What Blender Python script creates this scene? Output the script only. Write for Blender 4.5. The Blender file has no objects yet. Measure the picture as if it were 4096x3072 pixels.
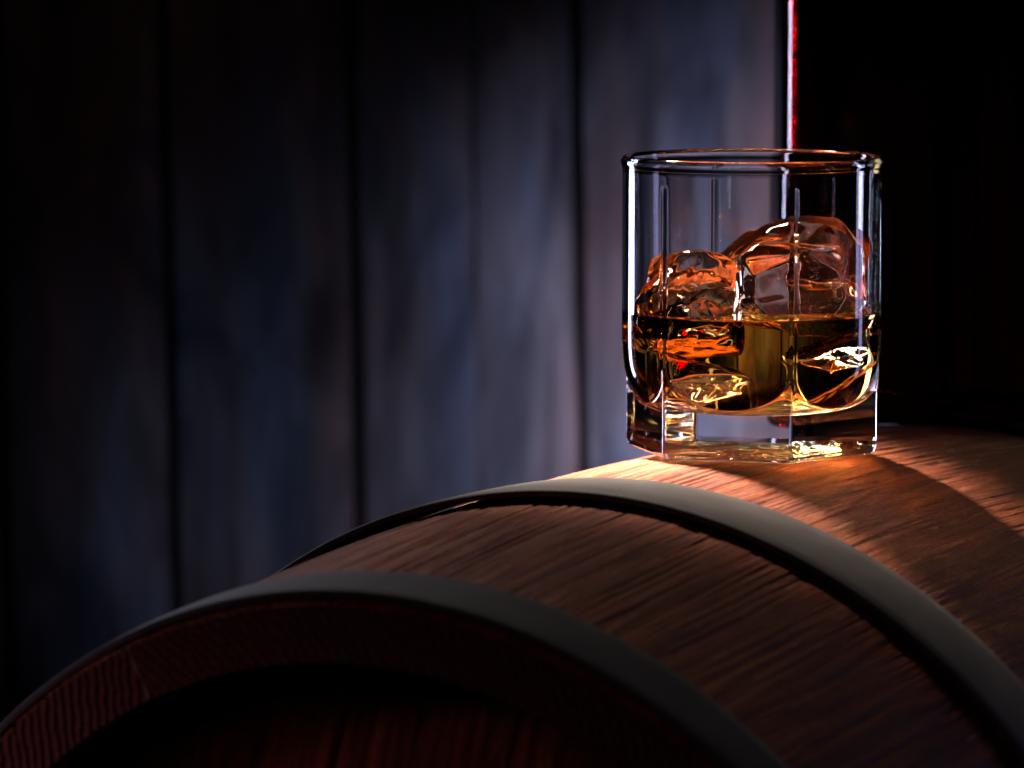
import bpy, bmesh, math, random
import numpy as np
from mathutils import Vector, Matrix

# ------------------------------------------------------------------ scene, camera, light
# all geometry below is written in centimetres and multiplied by S when it becomes a mesh
S = 0.01
R = math.radians
sc = bpy.context.scene
sc.view_settings.view_transform = 'Standard'
sc.view_settings.look = 'None'
sc.view_settings.exposure = 0.0
sc.view_settings.gamma = 1.0
sc.render.engine = 'CYCLES'
cy = sc.cycles
cy.max_bounces = 28; cy.transmission_bounces = 24; cy.glossy_bounces = 10
cy.diffuse_bounces = 3; cy.transparent_max_bounces = 16; cy.volume_bounces = 0
cy.caustics_reflective = True; cy.caustics_refractive = True
cy.blur_glossy = 0.25
cy.sample_clamp_indirect = 200.0; cy.sample_clamp_direct = 0.0
cy.use_denoising = True
try: cy.denoiser = 'OPENIMAGEDENOISE'
except Exception: pass

CAMP = Vector((-7.374, -125.778, 15.900))
cam = bpy.data.cameras.new('camera')
cam.sensor_width = 36.0
cam.lens = 16400.0 / 4096.0 * 36.0
cam.clip_start = 0.05; cam.clip_end = 50
cam.dof.use_dof = True
cam.dof.focus_distance = 1.235
cam.dof.aperture_fstop = 13.0
camo = bpy.data.objects.new('camera', cam)
sc.collection.objects.link(camo)
camo.location = CAMP * S
camo.rotation_euler = (R(90 - 6.3), 0, 0)
sc.camera = camo

w = bpy.data.worlds.new('World'); sc.world = w; w.use_nodes = True
w.node_tree.nodes['Background'].inputs[0].default_value = (0.35, 0.4, 0.6, 1)
w.node_tree.nodes['Background'].inputs[1].default_value = 0.002

def lamp(name, kind, loc, target, energy, color, **k):
    l = bpy.data.lights.new(name, kind); l.energy = energy; l.color = color
    for a, v in k.items(): setattr(l, a, v)
    o = bpy.data.objects.new(name, l); sc.collection.objects.link(o)
    o.location = Vector(loc) * S
    d = (Vector(target) - Vector(loc)).normalized()
    o.rotation_euler = d.to_track_quat('-Z', 'Y').to_euler()
    return o

# key: small softbox high behind the glass on the left, narrow beam
lamp('key_light', 'AREA', (-21, 23, 42), (-3.0, -0.5, 0), 0.64, (1.0, 0.80, 0.66),
     shape='RECTANGLE', size=0.10, size_y=0.10, spread=R(14))
# cool tall strip on the left, slightly behind
lamp('strip_light', 'AREA', (-54, 62, 6), (3, 6, 5), 0.75, (0.62, 0.66, 1.0),
     shape='RECTANGLE', size=0.09, size_y=0.55, spread=R(100))
# weaker violet strip on the right
lamp('side_strip_light', 'AREA', (66, 20, 4), (2, 0, 5), 0.08, (0.55, 0.50, 1.0),
     shape='RECTANGLE', size=0.06, size_y=0.5, spread=R(80))
# warm lamp added behind the glass on the right, outside the picture: the glow inside the whisky
lamp('whisky_glow_lamp', 'AREA', (35, 47, 16), (0, 0, 3), 0.006, (1.0, 0.78, 0.42),
     shape='RECTANGLE', size=0.15, size_y=0.17, spread=R(36))
# small overhead panel seen in the ice and on the rim
lamp('top_panel', 'AREA', (-2, 20, 58), (0, 0, 5), 0.020, (1.0, 0.90, 0.84),
     shape='RECTANGLE', size=0.30, size_y=0.20, spread=R(45))
# narrow strip behind the bottle, outside the picture: the red line along the bottle's edge
lamp('bottle_strip_light', 'AREA', (26, 62, 9), (4.5, 22, 10), 0.085, (1.0, 0.80, 0.75),
     shape='RECTANGLE', size=0.04, size_y=0.44, spread=R(9))
# soft light from the upper left on the hoops' crowns
lamp('left_fill', 'AREA', (-32, 20, 46), (-14, -13, -1), 0.026, (1.0, 0.93, 0.90),
     shape='SQUARE', size=0.15, spread=R(25))
# bluish spots on the plank wall
lamp('wall_spot', 'SPOT', (22, 30, -26), (10, 82, -10), 23.0, (0.70, 0.66, 0.95),
     spot_size=R(41), spot_blend=1.0, shadow_soft_size=0.05)
lamp('low_wall_spot', 'SPOT', (-6, 24, -34), (-9, 82, -18), 2.6, (0.56, 0.62, 0.95),
     spot_size=R(46), spot_blend=1.0, shadow_soft_size=0.05)
# faint reddish fill from the front on the barrel's end
lamp('end_fill', 'AREA', (-58, -26, 8), (-25, -19, -8), 0.009, (1.0, 0.50, 0.66),
     shape='SQUARE', size=0.10, spread=R(30))
lamp('front_fill', 'AREA', (-45, -95, 45), (-10, -25, -8), 0.011, (1.0, 0.42, 0.5),
     shape='SQUARE', size=0.3, spread=R(40))

# ------------------------------------------------------------------ helpers
def mesh_obj(name, verts, faces, mat=None, parent=None, smooth=True, uv=None):
    me = bpy.data.meshes.new(name)
    v = np.asarray(verts, float) * S
    me.from_pydata([tuple(p) for p in v], [], faces if isinstance(faces, list) else [tuple(int(i) for i in f) for f in faces])
    if uv is not None:
        lay = me.uv_layers.new(name='UVMap')
        li = np.empty(len(me.loops), int); me.loops.foreach_get('vertex_index', li)
        lay.data.foreach_set('uv', np.asarray(uv, float)[li].ravel())
    me.polygons.foreach_set('use_smooth', [smooth] * len(me.polygons))
    if mat: me.materials.append(mat)
    o = bpy.data.objects.new(name, me); sc.collection.objects.link(o)
    if parent: o.parent = parent; o.matrix_parent_inverse = parent.matrix_world.inverted()
    return o

def thing(name, label, cat, loc=(0, 0, 0), group=None):
    o = bpy.data.objects.new(name, None); sc.collection.objects.link(o)
    o.location = Vector(loc) * S; o.empty_display_size = 0.02
    o['label'] = label; o['category'] = cat
    if group: o['group'] = group
    bpy.context.view_layer.update()
    return o

def grid_faces(nu, nv, wrap_u=False):
    """verts indexed i*nv + j"""
    I = np.arange(nu if wrap_u else nu - 1)[:, None]; J = np.arange(nv - 1)[None, :]
    I2 = (I + 1) % nu
    f = np.stack([I * nv + J, I2 * nv + J, I2 * nv + J + 1, I * nv + J + 1], -1).reshape(-1, 4)
    return [tuple(q) for q in f.tolist()]

_rs = np.random.RandomState(7)
class Noise2:
    """smooth periodic value noise on a lattice"""
    def __init__(self, n=256, seed=0):
        self.g = np.random.RandomState(seed).rand(n, n); self.n = n
    def __call__(self, x, y):
        x = np.asarray(x, float); y = np.asarray(y, float)
        xi = np.floor(x).astype(int); yi = np.floor(y).astype(int)
        fx = x - xi; fy = y - yi
        fx = fx * fx * (3 - 2 * fx); fy = fy * fy * (3 - 2 * fy)
        n = self.n; g = self.g
        a = g[xi % n, yi % n]; b = g[(xi + 1) % n, yi % n]; c = g[xi % n, (yi + 1) % n]; d = g[(xi + 1) % n, (yi + 1) % n]
        return (a * (1 - fx) + b * fx) * (1 - fy) + (c * (1 - fx) + d * fx) * fy
NZ = [Noise2(256, s) for s in range(8)]

def nodes(name):
    m = bpy.data.materials.new(name); m.use_nodes = True
    nt = m.node_tree; nt.nodes.clear()
    out = nt.nodes.new('ShaderNodeOutputMaterial')
    return m, nt, out
def N(nt, t, **k):
    n = nt.nodes.new(t)
    for a, v in k.items():
        if a.startswith('i_'):
            key = a[2:]; key = int(key) if key.isdigit() else key.replace('_', ' ')
            n.inputs[key].default_value = v
        else: setattr(n, a, v)
    return n
def ramp(nt, stops, interp='LINEAR'):
    r = nt.nodes.new('ShaderNodeValToRGB'); r.color_ramp.interpolation = interp
    e = r.color_ramp.elements
    while len(e) < len(stops): e.new(0.5)
    for i, (p, c) in enumerate(stops):
        e[i].position = p; e[i].color = (*c, 1) if len(c) == 3 else c
    return r
def mix(nt, fac, a, b, mode='MIX'):
    m = nt.nodes.new('ShaderNodeMix'); m.data_type = 'RGBA'; m.blend_type = mode; m.clamp_factor = True
    for idx, x in ((0, fac), (6, a), (7, b)):
        if isinstance(x, (int, float)): m.inputs[idx].default_value = x
        elif isinstance(x, tuple): m.inputs[idx].default_value = (*x, 1)
        else: nt.links.new(x, m.inputs[idx])
    return m.outputs[2]

# ------------------------------------------------------------------ materials
def mat_barrel_wood(name='barrel_oak', end=False):
    m, nt, out = nodes(name); L = nt.links.new
    uv = N(nt, 'ShaderNodeUVMap')                 # u = around (cm), v = along the grain (cm)
    def noise(sx, sy, scale, detail=6, rough=.6, off=0.0, dist=0.0):
        mp = N(nt, 'ShaderNodeMapping'); mp.inputs['Scale'].default_value = (sx, sy, 1); mp.inputs['Location'].default_value = (off, off * .7, off)
        L(uv.outputs[0], mp.inputs[0])
        n = N(nt, 'ShaderNodeTexNoise'); n.inputs['Scale'].default_value = scale; n.inputs['Detail'].default_value = detail
        n.inputs['Roughness'].default_value = rough; n.inputs['Distortion'].default_value = dist
        L(mp.outputs[0], n.inputs[0]); return n.outputs[0]
    big = noise(.25, .06, 1.0, 3, .5, 3.1)
    streak = noise(2.2, .16, 1.0, 8, .62, 1.0, .3)
    fleck = noise(3.0, .42, 1.0, 3, .5, 9.0, .4)
    fine = noise(22, 2.6, 1.0, 6, .7, 5.0)
    c1 = ramp(nt, [(.30, (.11, .026, .010)), (.5, (.29, .072, .023)), (.68, (.44, .130, .040))]); L(streak, c1.inputs[0])
    fl = ramp(nt, [(.60, (0, 0, 0)), (.70, (1, 1, 1))]); L(fleck, fl.inputs[0])
    c2 = mix(nt, fl.outputs[0], c1.outputs[0], (.46, .19, .07))
    fr = ramp(nt, [(.36, (.42, .36, .36)), (.58, (1.0, 1.0, 1.0))]); L(fine, fr.inputs[0])
    c3 = mix(nt, 1.0, c2, fr.outputs[0], 'MULTIPLY')
    br = ramp(nt, [(.35, (.62, .55, .6)), (.65, (1.1, 1.05, 1.0))]); L(big, br.inputs[0])
    c4 = mix(nt, 1.0, c3, br.outputs[0], 'MULTIPLY')
    b = N(nt, 'ShaderNodeBsdfPrincipled')
    L(c4, b.inputs['Base Color'])
    rr = N(nt, 'ShaderNodeMapRange'); rr.inputs[3].default_value = .55; rr.inputs[4].default_value = .75
    L(fine, rr.inputs[0]); L(rr.outputs[0], b.inputs['Roughness'])
    b.inputs['Specular IOR Level'].default_value = .28
    bp = N(nt, 'ShaderNodeBump'); bp.inputs['Strength'].default_value = .55; bp.inputs['Distance'].default_value = .00035
    L(fine, bp.inputs['Height']); L(bp.outputs[0], b.inputs['Normal'])
    L(b.outputs[0], out.inputs[0])
    return m

def mat_end_grain():
    m, nt, out = nodes('oak_end_grain'); L = nt.links.new
    tc = N(nt, 'ShaderNodeUVMap')
    wv = N(nt, 'ShaderNodeTexWave', wave_type='RINGS', rings_direction='SPHERICAL')
    wv.inputs['Scale'].default_value = 1.15; wv.inputs['Distortion'].default_value = 3.5; wv.inputs['Detail'].default_value = 4
    wv.inputs['Detail Scale'].default_value = 1.2
    mp = N(nt, 'ShaderNodeMapping'); mp.inputs['Location'].default_value = (14, -3, 0); L(tc.outputs[0], mp.inputs[0]); L(mp.outputs[0], wv.inputs[0])
    ns = N(nt, 'ShaderNodeTexNoise'); ns.inputs['Scale'].default_value = 6; ns.inputs['Detail'].default_value = 8; L(tc.outputs[0], ns.inputs[0])
    c = ramp(nt, [(.05, (.13, .034, .026)), (.6, (.20, .052, .040)), (1, (.24, .07, .05))]); L(wv.outputs[0], c.inputs[0])
    c2 = mix(nt, .5, c.outputs[0], ns.outputs[1], 'MULTIPLY')
    b = N(nt, 'ShaderNodeBsdfPrincipled'); L(c2, b.inputs['Base Color']); b.inputs['Roughness'].default_value = .75
    bp = N(nt, 'ShaderNodeBump'); bp.inputs['Strength'].default_value = 1.0; bp.inputs['Distance'].default_value = .0014
    ad = N(nt, 'ShaderNodeMath', operation='ADD'); L(wv.outputs[0], ad.inputs[0]); L(ns.outputs[0], ad.inputs[1])
    L(ad.outputs[0], bp.inputs['Height']); L(bp.outputs[0], b.inputs['Normal'])
    L(b.outputs[0], out.inputs[0]); return m

def mat_hoop():
    m, nt, out = nodes('hoop_steel'); L = nt.links.new
    tc = N(nt, 'ShaderNodeTexCoord')
    n1 = N(nt, 'ShaderNodeTexNoise'); n1.inputs['Scale'].default_value = 900; n1.inputs['Detail'].default_value = 3; L(tc.outputs['Object'], n1.inputs[0])
    n2 = N(nt, 'ShaderNodeTexNoise'); n2.inputs['Scale'].default_value = 60; n2.inputs['Detail'].default_value = 6; L(tc.outputs['Object'], n2.inputs[0])
    c = ramp(nt, [(.3, (.048, .046, .047)), (.7, (.084, .079, .077))]); L(n2.outputs[0], c.inputs[0])
    c2 = mix(nt, .25, c.outputs[0], n1.outputs[0], 'MULTIPLY')
    b = N(nt, 'ShaderNodeBsdfPrincipled'); L(c2, b.inputs['Base Color'])
    b.inputs['Metallic'].default_value = .0; b.inputs['Roughness'].default_value = .7; b.inputs['Specular IOR Level'].default_value = .35
    bp = N(nt, 'ShaderNodeBump'); bp.inputs['Strength'].default_value = .5; bp.inputs['Distance'].default_value = .0002
    L(n1.outputs[0], bp.inputs['Height']); L(bp.outputs[0], b.inputs['Normal'])
    L(b.outputs[0], out.inputs[0]); return m

def mat_plank():
    m, nt, out = nodes('weathered_plank'); L = nt.links.new
    tc = N(nt, 'ShaderNodeTexCoord'); oi = N(nt, 'ShaderNodeObjectInfo')
    ad = N(nt, 'ShaderNodeVectorMath', operation='ADD'); L(tc.outputs['Object'], ad.inputs[0])
    ml = N(nt, 'ShaderNodeVectorMath', operation='SCALE'); ml.inputs[0].default_value = (3.1, 1.7, 5.3); L(oi.outputs['Random'], ml.inputs['Scale']); L(ml.outputs[0], ad.inputs[1])
    def noise(s, sc_, det=5, rough=.6, dist=0.):
        mp = N(nt, 'ShaderNodeMapping'); mp.inputs['Scale'].default_value = s; L(ad.outputs[0], mp.inputs[0])
        n = N(nt, 'ShaderNodeTexNoise'); n.inputs['Scale'].default_value = sc_; n.inputs['Detail'].default_value = det
        n.inputs['Roughness'].default_value = rough; n.inputs['Distortion'].default_value = dist; L(mp.outputs[0], n.inputs[0]); return n
    g = noise((1, 1, .10), 60, 7, .65, .3)
    p = noise((1, 1, .32), 26, 3, .55, .8)
    hue = noise((1, 1, .25), 20, 2, .5, .5)
    c = ramp(nt, [(.28, (.10, .10, .105)), (.52, (.20, .19, .20)), (.74, (.30, .29, .30))]); L(g.outputs[0], c.inputs[0])
    hc = ramp(nt, [(.32, (.62, .80, 1.1)), (.5, (.9, .9, .95)), (.68, (1.15, .78, .72))]); L(hue.outputs[0], hc.inputs[0])
    c2 = mix(nt, 1.0, c.outputs[0], hc.outputs[0], 'MULTIPLY')
    pc = ramp(nt, [(.32, (.30, .28, .30)), (.50, (.9, .9, .9)), (.72, (1.5, 1.5, 1.5))]); L(p.outputs[0], pc.inputs[0])
    c3 = mix(nt, 1.0, c2, pc.outputs[0], 'MULTIPLY')
    b = N(nt, 'ShaderNodeBsdfPrincipled'); L(c3, b.inputs['Base Color']); b.inputs['Roughness'].default_value = .8
    bp = N(nt, 'ShaderNodeBump'); bp.inputs['Strength'].default_value = .8; bp.inputs['Distance'].default_value = .002
    L(g.outputs[0], bp.inputs['Height']); L(bp.outputs[0], b.inputs['Normal'])
    L(b.outputs[0], out.inputs[0]); return m

def mat_glass(name, color=(1, 1, 1), ior=None, rough=0.0, absorb=None, density=0.0, bump=None):
    """ior None: read from the face attribute 'eta' (ratio of the index inside to the index outside)"""
    m, nt, out = nodes(name); L = nt.links.new
    g = N(nt, 'ShaderNodeBsdfGlass'); g.inputs['Color'].default_value = (*color, 1); g.inputs['Roughness'].default_value = rough
    if ior is None:
        a = N(nt, 'ShaderNodeAttribute', attribute_name='eta'); L(a.outputs['Fac'], g.inputs['IOR'])
    else: g.inputs['IOR'].default_value = ior
    if bump:
        tc = N(nt, 'ShaderNodeTexCoord'); mp = N(nt, 'ShaderNodeMapping'); mp.inputs['Scale'].default_value = bump[2]
        L(tc.outputs['Object'], mp.inputs[0])
        n = N(nt, 'ShaderNodeTexNoise'); n.inputs['Scale'].default_value = bump[0]; n.inputs['Detail'].default_value = 2
        L(mp.outputs[0], n.inputs[0])
        bp = N(nt, 'ShaderNodeBump'); bp.inputs['Strength'].default_value = 1.0; bp.inputs['Distance'].default_value = bump[1]
        L(n.outputs[0], bp.inputs['Height']); L(bp.outputs[0], g.inputs['Normal'])
    L(g.outputs[0], out.inputs[0])
    if absorb:
        v = N(nt, 'ShaderNodeVolumeAbsorption'); v.inputs['Color'].default_value = (*absorb, 1); v.inputs['Density'].default_value = density
        L(v.outputs[0], out.inputs[1])
    return m

def mat_plain(name, col, rough=.6, metal=0.):
    m, nt, out = nodes(name)
    b = N(nt, 'ShaderNodeBsdfPrincipled'); n = N(nt, 'ShaderNodeTexNoise'); n.inputs['Scale'].default_value = 150
    c = mix(nt, .4, col, n.outputs[1], 'MULTIPLY'); nt.links.new(c, b.inputs['Base Color'])
    b.inputs['Roughness'].default_value = rough; b.inputs['Metallic'].default_value = metal
    nt.links.new(b.outputs[0], out.inputs[0]); return m

M_OAK = mat_barrel_wood(); M_END = mat_end_grain(); M_HOOP = mat_hoop(); M_PLANK = mat_plank()
M_GAP = mat_plain('dark_backing', (.012, .012, .014), .9)
M_GLASS = mat_glass('clear_glass', (.985, .99, .99), bump=(45, .00004, (1, 1, .35)))
M_LIQ = mat_glass('whisky', (1, 1, 1), absorb=(.985, .74, .02), density=50.0)
M_ICE = mat_glass('amber_tinted_ice', (1, 1, 1), bump=(120, .00010, (1, 1, 1)), absorb=(1.0, .58, .22), density=32.0)  # orange glow refracted through the ice is put into its tint
M_CLEAR_ICE = mat_glass('clear_ice', (1, 1, 1), bump=(120, .00010, (1, 1, 1)))
M_BOTTLE = mat_glass('bottle_glass', (.96, .97, .97), bump=(30, .00001, (1, 1, .2)))
M_RUM = mat_glass('dark_spirit', (1, 1, 1), absorb=(.80, .08, .03), density=260.0)

# ------------------------------------------------------------------ barrel (lying on its side)
TH, TI = 0.47913, 0.00587
U = np.array([math.sin(TH) * math.cos(TI), math.cos(TH) * math.cos(TI), math.sin(TI)])   # along the axis, away from the camera
V = np.array([math.cos(TH), -math.sin(TH), 0.0])
W = np.cross(V, U); W = W if W[2] > 0 else -W
R0 = 17.304; SM = -4.805
C0 = V * 0.088 + np.array([0, 0, -0.0079 - R0])
S0, S1 = -24.55, 30.0            # front and back end along the axis
def rad(s):
    s = np.asarray(s, float)
    return R0 - np.where(s < SM, .00269, .00235) * (s - SM) ** 2
def bp(s, ph, r):
    s = np.asarray(s, float)[..., None]; ph = np.asarray(ph, float)[..., None]; r = np.asarray(r, float)[..., None]
    return C0 + U * s + r * (np.cos(ph) * W + np.sin(ph) * V)

def relief(a, s):
    """open-grain grooves: a = arc in cm, s = along in cm. Only downwards from the nominal surface."""
    wob = .5 * NZ[0](a * .12 + 40, s * .05) + .12 * NZ[1](a * .5, s * .22)
    x = a + wob
    g1 = NZ[2](x * 7.0, s * .17 + 9)
    g2 = NZ[3](x * 13.0 + 77, s * .30)
    g3 = NZ[4](x * 2.4 + 17, s * .10)
    chop = NZ[5](x * 9.0, s * 1.3)
    amp = .45 + 1.1 * NZ[6](x * .30 + 5, s * .10)
    v = np.clip(.50 - g1, 0, 1) * 1.5 + np.clip(.48 - g2, 0, 1) * .9 + .20 * (1 - g3)
    v = v * (.80 + .4 * chop)
    return -.080 * amp * v

barrel = thing('oak_barrel', 'brown oak barrel lying on its side under the glass, with grey steel hoops', 'barrel', tuple(C0 + U * 2 - W * R0))
NST = 22
PHJ = None
# a stave joint passes through the end face at the left of the picture
phj = -0.452
dph = 2 * math.pi / NST
thick = 1.62
for k in range(NST):
    a0 = phj + k * dph; a1 = a0 + dph
    mid = (a0 + a1) / 2; mid = (mid + math.pi) % (2 * math.pi) - math.pi
    seen = -1.25 < mid < 1.15
    gap = .004 / R0
    nA = 200 if seen else 14
    ss = np.concatenate([[S0], np.arange(S0 + .06, S0 + .5, .12), np.concatenate([np.arange(S0 + .5, 16, .22), np.arange(16, S1 - .3, .8)]), [S1]]) if seen else np.linspace(S0, S1, 19)
    ph = np.linspace(a0 + gap, a1 - gap, nA)
    A, SS = np.meshgrid(ph, ss, indexing='ij')
    rr = rad(SS)
    arc = A * R0
    if seen: rr = rr + relief(arc, SS)
    # rounded arris at the joints and a slight bevel at the ends
    e = np.minimum(A - a0, a1 - A) * R0
    rr = rr - .010 * np.exp(-(e / .03) ** 2)
    rr = rr - .10 * np.exp(-((SS - S0) / .12) ** 2)
    outer = bp(SS, A, rr).reshape(-1, 3)
    inner = bp(SS, A, rad(SS) - thick).reshape(-1, 3)
    nV = len(ss); nO = nA * nV
    uvo = np.stack([arc.ravel() + 3.7 * k, SS.ravel()], -1)
    verts = np.concatenate([outer, inner]); uv = np.concatenate([uvo, uvo])
    f = grid_faces(nA, nV); F = [tuple(reversed(q)) for q in f] + [tuple(i + nO for i in q) for q in f]
    for i in range(nA - 1):          # end faces
        F.append((i * nV, (i + 1) * nV, nO + (i + 1) * nV, nO + i * nV)[::-1])
        F.append((i * nV + nV - 1, (i + 1) * nV + nV - 1, nO + (i + 1) * nV + nV - 1, nO + i * nV + nV - 1))
    for j in range(nV - 1):
        F.append((j, j + 1, nO + j + 1, nO + j)); b0 = (nA - 1) * nV
        F.append((b0 + j + 1, b0 + j, nO + b0 + j, nO + b0 + j + 1))
    st = mesh_obj('stave', verts, F, M_OAK, barrel, True, uv)
    me = st.data; bm = bmesh.new(); bm.from_mesh(me); bmesh.ops.recalc_face_normals(bm, faces=bm.faces)
    me.materials.append(M_END)
    ul = bm.loops.layers.uv.active; lim = set()
    Uv = Vector(U)
    for fc in bm.faces:
        if abs(fc.normal.dot(Uv)) > .9:
            s_ = np.dot(np.array(fc.calc_center_median()) / S - C0, U)
            if abs(s_ - S0) < .05 or abs(s_ - S1) < .05:
                fc.material_index = 1; fc.smooth = False
                for lp in fc.loops:
                    q = np.array(lp.vert.co) / S - C0
                    lp[ul].uv = (float(q @ V) + 5 * k, float(q @ W))
        else:
            pass
    for ed in bm.edges:
        if len(ed.link_faces) == 2 and ed.link_faces[0].normal.dot(ed.link_faces[1].normal) < .35: ed.smooth = False
    bm.to_mesh(me); bm.free()

def hoop(sn, sf, hn, hf, t=.20):
    """flat band; sn/sf near and far edge along the axis, hn/hf height of its outer face over the wood"""
    nP = 360
    ph = np.linspace(0, 2 * math.pi, nP, endpoint=False)
    prof = []
    m = 7
    for q in np.linspace(0, 1, m):      # outer face, slightly domed
        s = sn + (sf - sn) * q
        prof.append((s, float(rad(s)) + hn + (hf - hn) * q + .02 * math.sin(math.pi * q)))
    # round the arrises
    prof[0] = (sn + .05, prof[0][1]); prof[-1] = (sf - .05, prof[-1][1])
    prof.insert(0, (sn, prof[0][1] - .05)); prof.append((sf, prof[-1][1] - .05))
    prof += [(sf, float(rad(sf)) + hf - t), (sn, float(rad(sn)) + hn - t)]
    prof = np.array(prof); nQ = len(prof)
    Aa, Q = np.meshgrid(ph, np.arange(nQ), indexing='ij')
    rr = prof[Q, 1] + .012 * np.sin(Aa * 5 + 1) * 1 + .010 * NZ[7](Aa * 9, Q * .0)
    ssv = prof[Q, 0] + .02 * NZ[6](Aa * 14, Q * 0.)
    verts = bp(ssv, Aa, rr).reshape(-1, 3)
    F = []
    for i in range(nP):
        i2 = (i + 1) % nP
        for j in range(nQ):
            j2 = (j + 1) % nQ
            F.append((i * nQ + j, i * nQ + j2, i2 * nQ + j2, i2 * nQ + j))
    o = mesh_obj('hoop', verts, F, M_HOOP, barrel, True)
    bm = bmesh.new(); bm.from_mesh(o.data); bmesh.ops.recalc_face_normals(bm, faces=bm.faces)
    for ed in bm.edges:
        if len(ed.link_faces) == 2 and ed.link_faces[0].normal.dot(ed.link_faces[1].normal) < .3: ed.smooth = False
    bm.to_mesh(o.data); bm.free()
    return o
hoop(-12.2, -8.75, .40, .22)
hoop(-24.40, -22.2, .24, .20)
hoop(16.2, 19.2, .22, .38)
hoop(27.6, 29.6, .20, .24)

# strip of pale flag (reed) packed in the stave joint that shows at the near end
vs = []
for sx in (S0 - .03, S0 + .4):
    for r_ in np.linspace(float(rad(S0)) - thick + .02, float(rad(S0)) - .06, 14):
        wq = (.022 + .012 * math.sin(r_ * 9)) / R0
        off = .02 * math.sin(r_ * 3.1) / R0
        for q in (-1, 1): vs.append((C0 + U * sx + r_ * (math.cos(phj + off + q * wq) * W + math.sin(phj + off + q * wq) * V)))
F = []
for k in range(13):
    a = 2 * k; F.append((a, a + 1, a + 3, a + 2)); F.append((28 + a, 28 + a + 2, 28 + a + 3, 28 + a + 1))
    F.append((a, a + 2, 28 + a + 2, 28 + a)); F.append((a + 1, 28 + a + 1, 28 + a + 3, a + 3))
F += [(0, 28, 29, 1), (26, 27, 55, 54)]
mesh_obj('joint_reed', vs, F, mat_plain('dry_reed', (.42, .36, .30), .8), barrel, False)

# head boards, recessed in both ends
for (sh, sgn) in ((S0 + 2.6, -1), (S1 - 2.6, 1)):
    Rin = float(rad(sh)) - thick + .3
    nb = 6; wb = 2 * Rin / nb
    for b in range(nb):
        x0 = -Rin + b * wb + .01; x1 = -Rin + (b + 1) * wb - .01
        n = 60 if sgn < 0 else 8; mz = 14
        xs = np.linspace(x0, x1, n)
        vs = []; uvs = []
        ang = R(14)
        for face in (0, 1):
            for x in xs:
                h = math.sqrt(max(Rin * Rin - x * x, 0.02))
                for z in np.linspace(-h, h, mz):
                    ed = min(x - x0, x1 - x)
                    d = float(relief(np.array(x * 1.0 + 60), np.array(z))) * (1.6 if face == 0 else 0) - .08 * math.exp(-(ed / .06) ** 2) * (face == 0)
                    s = sh + (sgn * d if face == 0 else -sgn * 1.0)
                    xr = x * math.cos(ang) + z * math.sin(ang); zr = -x * math.sin(ang) + z * math.cos(ang)
                    vs.append(C0 + U * s + V * xr + W * zr); uvs.append((x + 60, z))
        F = grid_faces(n, mz); nO = n * mz
        F = F + [tuple(i + nO for i in q)[::-1] for q in grid_faces(n, mz)]
        ring = [i * mz for i in range(n)] + [(n - 1) * mz + j for j in range(1, mz)] + [i * mz + mz - 1 for i in range(n - 2, -1, -1)] + [j for j in range(mz - 2, 0, -1)]
        for a, b2 in zip(ring, ring[1:] + ring[:1]): F.append((a, b2, b2 + nO, a + nO))
        o = mesh_obj('head_board', vs, F, M_OAK, barrel, True, uvs)
        bm = bmesh.new(); bm.from_mesh(o.data); bmesh.ops.recalc_face_normals(bm, faces=bm.faces); bm.to_mesh(o.data); bm.free()

# ------------------------------------------------------------------ whisky glass
HEXA = [R(-45 + 60 * i) for i in range(6)]      # direction of the base corners, 0 = towards the camera, + = right
ZR = 9.02; ZL = 4.28                            # rim and liquid level
RC = 3.93                                       # corner radius of the six-sided base
CUP_Z = [0, .9, 1.2, 1.5, 1.75, 2.0, 2.3, 2.6, 2.9, 3.3, 4, 8.6, 8.72, 8.85, 8.95, 9.02]
CUP_R = [1.0, 2.6, 3.06, 3.40, 3.60, 3.74, 3.86, 3.93, 3.965, 3.985, 3.99, 3.985, 4.00, 4.04, 4.03, 3.95]
def smooth_interp(z, xs, ys):
    z = np.asarray(z, float); out = 0
    for d, wt in ((-.12, .15), (-.06, .2), (0, .3), (.06, .2), (.12, .15)): out = out + wt * np.interp(z + d, xs, ys)
    return out
def hexr(ph, rc=RC, rnd=.10):
    a = (ph - HEXA[0]) % (math.pi / 3) - math.pi / 6
    ap = rc * math.cos(math.pi / 6)
    # softened max over the two nearest sides = rounded corner
    d1 = ap / np.cos(a); a2 = np.abs(a) - math.pi / 3
    d2 = ap / np.cos(a2)
    k = rnd
    return -k * np.log(np.exp(-(d1) / k) + np.exp(-(d2) / k))
def outer_r(ph, z):
    cup = smooth_interp(np.clip(z, 0, 8.55), CUP_Z, CUP_R) if True else 0
    cup = np.where(z > 8.5, np.interp(z, CUP_Z, CUP_R), cup)
    hx = hexr(ph, RC + .03, .03)
    k = .022
    hz = np.where(z > 2.75, hx - (z - 2.75) * .5, hx)
    r = k * np.logaddexp(cup / k, hz / k)
    # narrow mould ridge running up from every corner
    a = (ph - HEXA[0] + math.pi / 6) % (math.pi / 3) - math.pi / 6
    fade = np.clip((8.35 - z) / .25, 0, 1) * np.clip((z - 1.8) / .6, 0, 1)
    r = r + .040 * np.exp(-(a * 4.0 / .085) ** 2) * fade * fade * (3 - 2 * fade)
    return r
IN_Z = [1.25, 1.27, 1.32, 1.42, 1.6, 1.9, 2.3, 2.8, 3.4, ZL, 8.6, 9.0]
IN_R = [0.0, 1.4, 2.2, 2.75, 3.12, 3.40, 3.58, 3.66, 3.70, 3.71, 3.74, 3.76]
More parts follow.
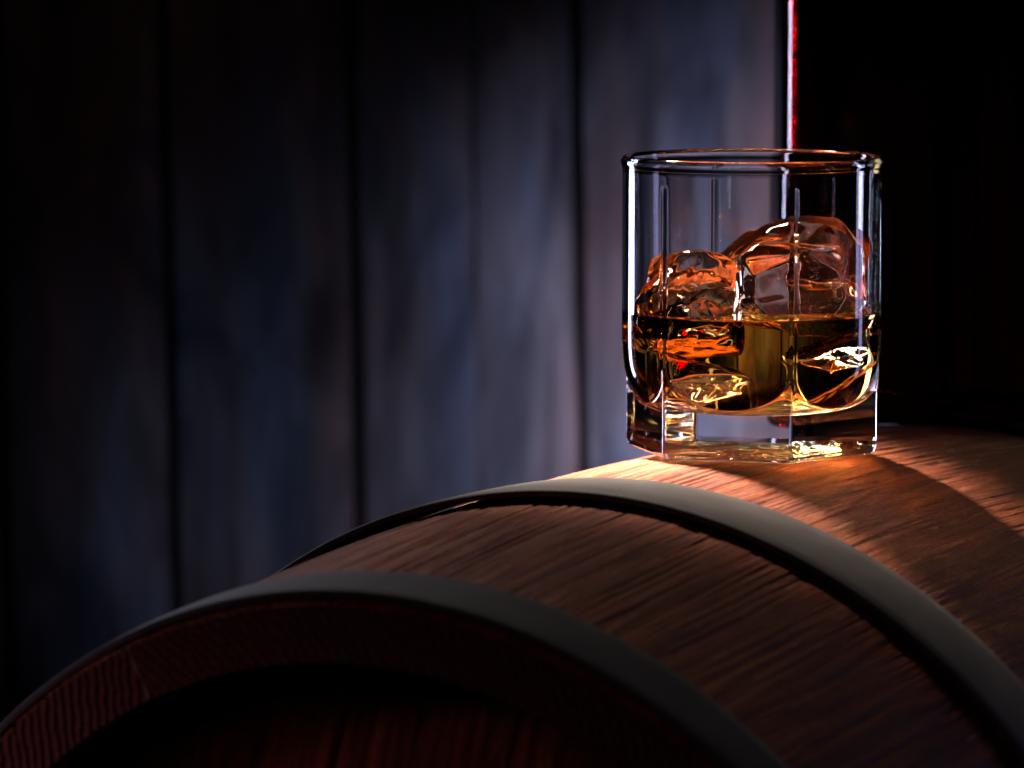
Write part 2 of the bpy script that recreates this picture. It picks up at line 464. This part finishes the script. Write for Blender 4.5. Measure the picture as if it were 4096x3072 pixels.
def inner_rz(n=60):
    t = np.linspace(0, 1, n)
    # parametrise by arc length
    P = np.array([IN_R, IN_Z]).T; d = np.concatenate([[0], np.cumsum(np.hypot(*np.diff(P, axis=0).T))]); d /= d[-1]
    T = np.linspace(0, 1, 400); rr = np.interp(T, d, P[:, 0]); zz = np.interp(T, d, P[:, 1])
    for _ in range(60):
        rr[1:-1] = (rr[:-2] + rr[2:] + 2 * rr[1:-1]) / 4; zz[1:-1] = (zz[:-2] + zz[2:] + 2 * zz[1:-1]) / 4
    return rr, zz, T
NPH = 720
ph = np.linspace(0, 2 * math.pi, NPH, endpoint=False)
def polar(rfun_rows):
    """rows of (r array over ph, z array) -> verts; x right, -y towards camera"""
    out = []
    for r, z in rfun_rows:
        out.append(np.stack([r * np.sin(ph), -r * np.cos(ph), np.broadcast_to(z, ph.shape)], -1))
    return np.array(out)      # rows, NPH, 3
rows = []
hx0 = hexr(ph, RC, .05)
# underside: shallow dome, then the rounded foot, then the wall
rows.append((hx0 * .02, .10))
for q in np.linspace(.10, .83, 150):            # moulded, slightly rippled underside
    rq = hx0 * q; e = np.clip((.84 - q) / .06, 0, 1) * np.clip((q - .1) / .1, 0, 1)
    xq, yq = rq * np.sin(ph), rq * np.cos(ph)
    wv = .5 + .25 * np.sin(2 * math.pi * (yq + .10 * np.sin(xq * 2.3)) / .30) + .5 * (NZ[1](xq * 2.2 + 50, yq * 3.5 + 50) - .5)
    rows.append((rq, .045 + .115 * wv * e))
rows.append((hx0 * .86, .004))
for q in np.linspace(0, 1, 9):
    a = q * math.pi / 2
    rows.append((hexr(ph, RC - .16 + .16 * math.sin(a), .05) , .13 * (1 - math.cos(a))))
zs = np.concatenate([np.linspace(.2, 3.2, 110), np.linspace(3.28, 8.2, 40), np.linspace(8.25, 8.98, 24)])
for z in zs: rows.append((outer_r(ph, np.full_like(ph, z)), z))
# lip: torus-like roll over
rt = float(outer_r(ph, np.full_like(ph, 8.98)).mean()); ri = 3.76
for q in np.linspace(0.12, 1, 9):
    a = q * math.pi
    rows.append((np.full_like(ph, (rt + ri) / 2 + (rt - ri) / 2 * math.cos(a)), 8.98 + .10 * math.sin(a)))
rr, zz, T = inner_rz()
lev = [(.994), ]
sel = np.unique(np.concatenate([np.linspace(0, 399, 120).astype(int)]))[::-1]
inner_rows = []
hit = False
n_outer_rows = len(rows)
for i in sel:
    if zz[i] > 8.95: continue
    if not hit and zz[i] < ZL:
        rl = float(np.interp(ZL, zz[200:], rr[200:])); rows.append((np.full_like(ph, rl), ZL)); hit = True; level_row = len(rows) - 1
    # the scalloped inside follows the six sides a little
    rows.append((np.full_like(ph, max(rr[i], .01)), zz[i]))
Pts = polar(rows)
nr = len(rows)
verts = Pts.reshape(-1, 3)
F = []; eta = []
for i in range(nr - 1):
    for j in range(NPH):
        j2 = (j + 1) % NPH
        F.append((i * NPH + j, i * NPH + j2, (i + 1) * NPH + j2, (i + 1) * NPH + j))
    eta += [1.5 / 1.36 if i >= level_row else 1.5] * NPH
F.append(tuple(range(NPH))[::-1]); eta.append(1.5)
F.append(tuple((nr - 1) * NPH + j for j in range(NPH))); eta.append(1.5 / 1.36)
glass = mesh_obj('whisky_glass', verts, F, M_GLASS)
def set_eta(me, e):
    at = me.attributes.new('eta', 'FLOAT', 'FACE'); at.data.foreach_set('value', np.asarray(e, np.float32))
set_eta(glass.data, eta)
glass['label'] = 'clear tumbler with a six-sided heavy base, holding whisky and ice on the barrel'
glass['category'] = 'glass'

def signed_volume(me):
    bm = bmesh.new(); bm.from_mesh(me); v = bm.calc_volume(signed=True); bm.free(); return v
def fix_normals(o):
    if signed_volume(o.data) < 0: o.data.flip_normals()
fix_normals(glass)

# ------------------------------------------------------------------ ice: smooth intersections of half-spaces with melted lumps
def ice_lump(name, centre, planes, p=16, seed=1, sub=6, lump=.05, shrink=0.0, pockets=()):
    bm = bmesh.new(); bmesh.ops.create_icosphere(bm, subdivisions=sub, radius=1.0)
    D = np.array([v.co[:] for v in bm.verts])
    acc = np.zeros(len(D))
    for n, d in planes:
        n = np.array(n, float); n /= np.linalg.norm(n)
        acc += np.clip(D @ n / d, 0, None) ** p
    r = acc ** (-1.0 / p)
    P = D * r[:, None]
    rs = np.random.RandomState(seed)
    h = 0
    for f_, a_ in ((.55, 1.0), (1.1, 1.0), (2.0, .55)):
        for _ in range(5):
            kv = rs.randn(3) * f_ * 2.2; h = h + a_ * np.sin(P @ kv + rs.rand() * 6.28) / 5
    P = P + D * (lump * 1.6 * h)[:, None] - D * shrink
    P = P + np.array(centre)
    for v, q in zip(bm.verts, P): v.co = q * S
    bmesh.ops.recalc_face_normals(bm, faces=bm.faces)
    for pc, nrm, ra, rb_, th in pockets:          # thin hollows in the ice: cracks, bubbles, and mirrors added for glints and glow
        nrm = Vector(nrm).normalized(); e1 = nrm.cross(Vector((0, 0, 1))).normalized(); e2 = nrm.cross(e1)
        g = bmesh.ops.create_icosphere(bm, subdivisions=5, radius=1.0)['verts']
        for v in g:
            x, y, z = v.co
            wv = .20 * math.sin(1.7 * x + 1.1 * y + seed) + .08 * math.sin(3.4 * y + 2.8 * x)
            ed = 1 + .16 * math.sin(3 * math.atan2(y, x) + seed) + .09 * math.sin(5 * math.atan2(y, x) + 1)
            q = Vector(pc) + e1 * (x * ra * ed) + e2 * (y * rb_ * ed) + nrm * (z * th + wv * .5 * (1 - .3 * (x * x + y * y)))
            v.co = q * S
        gs = set(g)
        fl = [f for f in bm.faces if all(v in gs for v in f.verts)]
        bmesh.ops.recalc_face_normals(bm, faces=fl); bmesh.ops.reverse_faces(bm, faces=fl)
    bm.faces.ensure_lookup_table()
    me = bpy.data.meshes.new(name); bm.to_mesh(me); bm.free()
    me.polygons.foreach_set('use_smooth', [True] * len(me.polygons))
    at = [0.0] * len(me.polygons)
    me['outer_faces'] = 20 * 4 ** (sub - 1)
    return me
KN = (-.33, -.50, .80)
ICES = [
    # big cube leaning against the right wall, standing well out of the whisky
    dict(c=(1.55, .25, 5.15), seed=3, lump=.055, p=40, planes=[
        ((.03, .35, 1), 1.95), ((.05, -.40, .91), 1.86), (KN, 1.72), ((.35, -.66, .66), 1.80), ((.05, -1, -.05), 1.75), ((-.70, -.1, .70), 1.98), ((.70, .1, .70), 2.20),
        ((-1, -.30, .0), 2.05), ((.85, -.52, .12), 1.80), ((1, .3, -.1), 1.95), ((.1, 1, .1), 1.85), ((0, .1, -1), 1.5), ((-.6, -.2, -.75), 1.7), ((.55, -.5, -.65), 1.7), ((.1, -.75, -.65), 1.6)],
        pockets=[((1.2, -.6, 5.9), (.2, -.3, .9), .55, .10, .012), ((2.4, -.5, 5.2), (.8, -.5, .3), .45, .16, .012), ((1.55, -.2, 6.15), (0, -.60, -.80), 1.05, .42, .02), ((1.9, -.5, 5.15), (-.15, -.60, -.78), .85, .34, .02)],  # the wide ones are mirrors added for amber glow from below
        lab='larger ice cube standing high out of the whisky at the right of the glass'),
    # lower cube on the left
    dict(c=(-1.75, -.25, 4.35), seed=8, lump=.045, p=34, planes=[
        ((.10, .3, 1), 1.72), ((-.28, -.62, .72), 1.42), ((.30, -.62, .72), 1.55), ((-.62, -.2, .74), 1.60), ((.55, -.1, .84), 1.72), ((-1, .1, .1), 1.62), ((1, -.2, 0), 1.35),
        ((0, -1, -.10), 1.70), ((0, 1, 0), 1.8), ((.1, -.3, -1), 1.05), ((-.6, 0, -.8), 1.35), ((.5, -.5, -.7), 1.25)],
        pockets=[((-1.75, -.9, 4.95), (1, .15, .1), .42, .06, .012), ((-.9, -.4, 4.7), (.5, -.6, .6), .30, .12, .012), ((-1.15, -.95, 3.75), (-.26, -.62, .88), .60, .24, .03), ((-1.9, -.5, 4.9), (.05, -.62, -.78), .75, .30, .02)],  # the wider ones are mirrors added for gold and amber glow
        lab='lower ice cube showing just above the whisky at the left of the glass'),
    # sunken pieces; the left one is added for a yellow glint
    dict(c=(2.25, -1.35, 2.95), seed=14, lump=.05, p=16, planes=[
        ((-.45, -.2, 1), .60), ((.45, 0, -1), .62), ((1, 0, .3), 1.3), ((-1, 0, -.3), 1.5), ((0, -1, .2), 1.05), ((0, 1, 0), .9), ((-.6, -.6, .2), 1.2)],
        pockets=[((2.3, -1.45, 3.0), (-.26, -.62, .88), 1.05, .50, .04)],  # mirror added to throw the key light out as a white glint
        lab='flat ice sliver sunk in the whisky beneath the larger cube, glinting white'),
    dict(c=(-1.25, -.75, 2.25), seed=21, lump=.05, p=16, planes=[
        ((.25, 0, 1), .62), ((-.1, 0, -1), .62), ((1, 0, .2), 1.25), ((-1, 0, -.1), 1.15), ((0, -1, .2), 1.1), ((0, 1, 0), 1.1)],
        pockets=[((-1.15, -1.0, 2.3), (-.26, -.63, .89), 1.10, .46, .04)],  # mirror added for the yellow glint
        lab='added ice piece at the bottom of the whisky at the left, carrying a yellow glint'),
]
ice_cut = []
for q in ICES:
    rb = random.Random(q['seed'])
    pk = list(q.get('pockets', ()))
    for _ in range(9):
        pk.append((tuple(q['c'][k] + rb.uniform(-.9, .9) * (1 if q['c'][2] > 4 else .35) for k in range(3)), (rb.uniform(-1, 1), rb.uniform(-1, 1), .3), rb.uniform(.015, .05), rb.uniform(.015, .04), .015))
    q['pockets'] = pk
    me = ice_lump('ice_cube', q['c'], q['planes'], q['p'], q['seed'], 6, q['lump'], 0.0, q.get('pockets', ()))
    me.materials.append(M_CLEAR_ICE if 'sliver' in q['lab'] else M_ICE)
    o = bpy.data.objects.new('ice_cube', me); sc.collection.objects.link(o)
    co = np.empty(len(me.polygons) * 3); me.polygons.foreach_get('center', co); z = co.reshape(-1, 3)[:, 2] / S
    set_eta(me, np.where((z < ZL) & (np.arange(len(z)) < me['outer_faces']), 1.31 / 1.36, 1.31))
    o['label'] = q['lab']; o['category'] = 'ice cube'; o['group'] = 'ice cubes in the whisky glass'
    cm = ice_lump('cut', q['c'], q['planes'], q['p'], q['seed'], 5, q['lump'], shrink=.015)
    ice_cut.append(cm)

# ------------------------------------------------------------------ whisky (closed body, wall 0.1 mm inside the glass surface, hollow where the ice is)
nl = 200
phl = np.linspace(0, 2 * math.pi, nl, endpoint=False)
prof = [(max(rr[i], .01) + .012, zz[i] - .006) for i in range(0, 400, 7) if zz[i] < ZL - .05]
rl = float(np.interp(ZL, zz[200:], rr[200:]))
prof.append((rl + .012, ZL))
top = [(rl - .0, ZL + .075), (rl - .05, ZL + .045), (rl - .12, ZL + .018), (rl - .22, ZL + .004), (rl - .4, ZL), (rl * .5, ZL), (.02, ZL)]
nw = len(prof)
prof = prof[:-1] + [(rl + .012, ZL + .078)] + top
vs = []
for r, z in prof:
    for a in phl: vs.append((r * math.sin(a), -r * math.cos(a), z))
F = []
for i in range(len(prof) - 1):
    for j in range(nl):
        j2 = (j + 1) % nl; F.append((i * nl + j, i * nl + j2, (i + 1) * nl + j2, (i + 1) * nl + j))
F.append(tuple(range(nl))[::-1]); F.append(tuple((len(prof) - 1) * nl + j for j in range(nl)))
liq = mesh_obj('whisky', vs, F, M_LIQ); fix_normals(liq)
tmp = []
for cm in ice_cut:
    co_ = bpy.data.objects.new('cut', cm); sc.collection.objects.link(co_); fix_normals(co_); tmp.append(co_)
    md = liq.modifiers.new('b', 'BOOLEAN'); md.operation = 'DIFFERENCE'; md.object = co_; md.solver = 'EXACT'
bpy.context.view_layer.update()
dg = bpy.context.evaluated_depsgraph_get()
nm = bpy.data.meshes.new_from_object(liq.evaluated_get(dg))
liq.modifiers.clear(); liq.data = nm
for t_ in tmp: bpy.data.objects.remove(t_)
npol = len(nm.polygons)
c_ = np.empty(npol * 3); nm.polygons.foreach_get('center', c_); c_ = c_.reshape(-1, 3) / S
n_ = np.empty(npol * 3); nm.polygons.foreach_get('normal', n_); n_ = n_.reshape(-1, 3)
rad_ = np.hypot(c_[:, 0], c_[:, 1])
istop = (c_[:, 2] > ZL - .01) & (n_[:, 2] > .15) & (rad_ < rl)
set_eta(nm, np.where(istop, 1.36, 1.0))
nm.polygons.foreach_set('use_smooth', [True] * npol)
if not nm.materials: nm.materials.append(M_LIQ)
liq['label'] = 'amber whisky filling the lower half of the tumbler around the ice'; liq['category'] = 'whisky'
print('whisky faces', npol, 'top', int(istop.sum()))

# ------------------------------------------------------------------ bottle standing on the barrel behind the glass
bx, by = 6.65, 17.4
HW = 4.75                                       # half width of the square body
sb = (np.array([bx, by, 0]) - C0) @ U
zb = float((C0 + U * (sb - 4.3) + W * (rad(sb - 4.3)))[2]) - .02
bottle = thing('spirit_bottle', 'dark square-shouldered bottle of red-brown spirit standing on the barrel behind the glass', 'bottle', (bx, by, zb))
def section(hw, rc, n=240):
    """rounded square (rc = hw gives a circle), points evenly matched by angle"""
    pts = []
    per = n // 4
    for q in range(4):
        a0 = q * math.pi / 2
        cx_, cy_ = (hw - rc) * (1 if q in (0, 3) else -1), (hw - rc) * (1 if q in (0, 1) else -1)
        for k in range(per):
            a = a0 + (k + .5) / per * math.pi / 2
            pts.append((cx_ + rc * math.cos(a), cy_ + rc * math.sin(a)))
    return pts
def loft(name, prof, mat, parent, n=240):
    """prof: (half width, corner radius, height)"""
    vs = []
    for hw, rc, z in prof:
        for x, y in section(hw, rc, n): vs.append((bx + x, by + y, zb + z))
    F = []
    for i in range(len(prof) - 1):
        for j in range(n):
            j2 = (j + 1) % n; F.append((i * n + j, i * n + j2, (i + 1) * n + j2, (i + 1) * n + j))
    F.append(tuple(range(n))[::-1]); F.append(tuple((len(prof) - 1) * n + j for j in range(n)))
    o = mesh_obj(name, vs, F, mat, parent); fix_normals(o); return o
HB = 19.0; RCO = 2.5; WL = .30; BT = .22
outp = [(.5, .5, .04), (HW - 1.2, RCO - 1.2, .03), (HW - .4, RCO - .4, 0), (HW - .08, RCO - .08, .06), (HW, RCO, .2)] + [(HW, RCO, z) for z in np.linspace(1, HB, 12)]
outp += [(HW - .15, RCO, HB + .6), (HW - .8, RCO + .3, HB + 1.4), (3.0, 2.9, HB + 2.4), (1.9, 1.9, HB + 3.2), (1.55, 1.55, HB + 4.2), (1.5, 1.5, HB + 7.4), (1.75, 1.75, HB + 7.5), (1.75, 1.75, HB + 8.1), (1.5, 1.5, HB + 8.2)]
inp = [(1.0, 1.0, HB + 8.2), (1.0, 1.0, HB + 4.2), (1.5, 1.5, HB + 2.9), (2.6, 2.5, HB + 2.0), (HW - 1.2, RCO, HB + 1.1), (HW - WL - .1, RCO - WL, HB + .4)] + [(HW - WL, RCO - WL, z) for z in np.linspace(HB, 1.2, 12)] + [(HW - WL - .1, RCO - WL - .1, BT + .12), (HW - .8, RCO - .8, BT), (.3, .3, BT)]
body = loft('bottle_body', outp + inp, M_BOTTLE, bottle)
def inside(o, z0, z1, val_in, val_out, lim):
    me = o.data; nf = len(me.polygons); cc = np.empty(nf * 3); me.polygons.foreach_get('center', cc); cc = cc.reshape(-1, 3) / S
    m = (np.maximum(np.abs(cc[:, 0] - bx), np.abs(cc[:, 1] - by)) < lim) & (cc[:, 2] - zb > z0) & (cc[:, 2] - zb < z1)
    set_eta(me, np.where(m, val_in, val_out))
inside(body, BT - .05, HB - .1, 1.5 / 1.36, 1.5, HW - WL + .02)
e_ = .012
liqp = [(.3, .3, BT - e_), (HW - .8, RCO - .8, BT - e_), (HW - WL - .1 + e_, RCO - WL - .1, BT + .12 - e_), (HW - WL + e_, RCO - WL, 1.2)] + [(HW - WL + e_, RCO - WL, z) for z in np.linspace(3, HB - .1, 10)] + [(.3, .3, HB - .1)]
rum = loft('spirit', liqp, M_RUM, bottle)
inside(rum, HB - .11, HB + 1, 1.36, 1.0, 99)
loft('cork', [(.3, .3, HB + 6.6), (.98, .98, HB + 6.6), (.98, .98, HB + 8.21), (1.5, 1.5, HB + 8.22), (1.55, 1.55, HB + 10), (1.4, 1.4, HB + 10.2), (.3, .3, HB + 10.2)], mat_plain('cork_cap', (.06, .045, .035), .5), bottle)

# ------------------------------------------------------------------ plank wall behind
YW = 82.0
def px(xp, yp=1536.0, Y=YW):
    """photo column -> x on the wall plane (used once to space the planks like the real ones)"""
    dep = (Y - CAMP[1]) / (math.cos(R(6.3)) + (-(yp - 1536) / 16400.) * math.sin(R(6.3)))
    return CAMP[0] + (xp - 2048) / 16400. * dep
edges = [-2250, -1500, -800, -20, 665, 1405, 1890, 2310, 3300, 3720, 4420, 5100, 5800]
wall = thing('plank_wall', 'weathered grey-blue vertical plank wall, out of focus behind the barrel', 'wall', (px(2000), YW, -60))
ZB, ZT = -60, 80
rs = np.random.RandomState(5)
for i in range(len(edges) - 1):
    g0 = {2: .25, 3: .30, 4: .34, 5: .16, 6: .30}.get(i, .25)
    xa = px(edges[i]) + (.04 if i == 6 else .30); xb = px(edges[i + 1]) - (.04 if i + 1 == 6 else .30)
    off = rs.rand() * .5 - .2
    nx, nz = 14, 60
    X = np.linspace(xa, xb, nx); Z = np.linspace(ZB, ZT, nz)
    vs = []
    lean = -.016
    for face in (0, 1):
        for x in X:
            for z in Z:
                ed = min(x - xa, xb - x)
                d = off - .25 * NZ[2](x * 1.3 + i * 9, z * .07) * (face == 0) + (.10 if abs(x - px(1890)) < .6 else .35) * math.exp(-(ed / .18) ** 2) * (face == 0)
                wobx = .14 * (NZ[3](z * .09 + i * 3.3, np.array(x > (xa + xb) / 2) * 5.) - .5)
                vs.append((x + wobx + lean * (z - 8), YW + d if face == 0 else YW + 2.2, z))
    n0 = nx * nz
    F = grid_faces(nx, nz) + [tuple(k + n0 for k in q)[::-1] for q in grid_faces(nx, nz)]
    ring = [k * nz for k in range(nx)] + [(nx - 1) * nz + j for j in range(1, nz)] + [k * nz + nz - 1 for k in range(nx - 2, -1, -1)] + [j for j in range(nz - 2, 0, -1)]
    for a, b2 in zip(ring, ring[1:] + ring[:1]): F.append((a, b2, b2 + n0, a + n0))
    o = mesh_obj('plank', vs, F, M_PLANK, wall)
    bm = bmesh.new(); bm.from_mesh(o.data); bmesh.ops.recalc_face_normals(bm, faces=bm.faces)
    for e in bm.edges:
        if len(e.link_faces) == 2 and e.link_faces[0].normal.dot(e.link_faces[1].normal) < .5: e.smooth = False
    bm.to_mesh(o.data); bm.free()
xa, xb = px(edges[0]), px(edges[-1])
mesh_obj('backing', [(x, y, z) for x in (xa, xb) for y in (YW + 2.6, YW + 3.4) for z in (ZB, ZT)],
         [(0, 1, 3, 2), (4, 6, 7, 5), (0, 4, 5, 1), (2, 3, 7, 6), (0, 2, 6, 4), (1, 5, 7, 3)], M_GAP, wall, False)
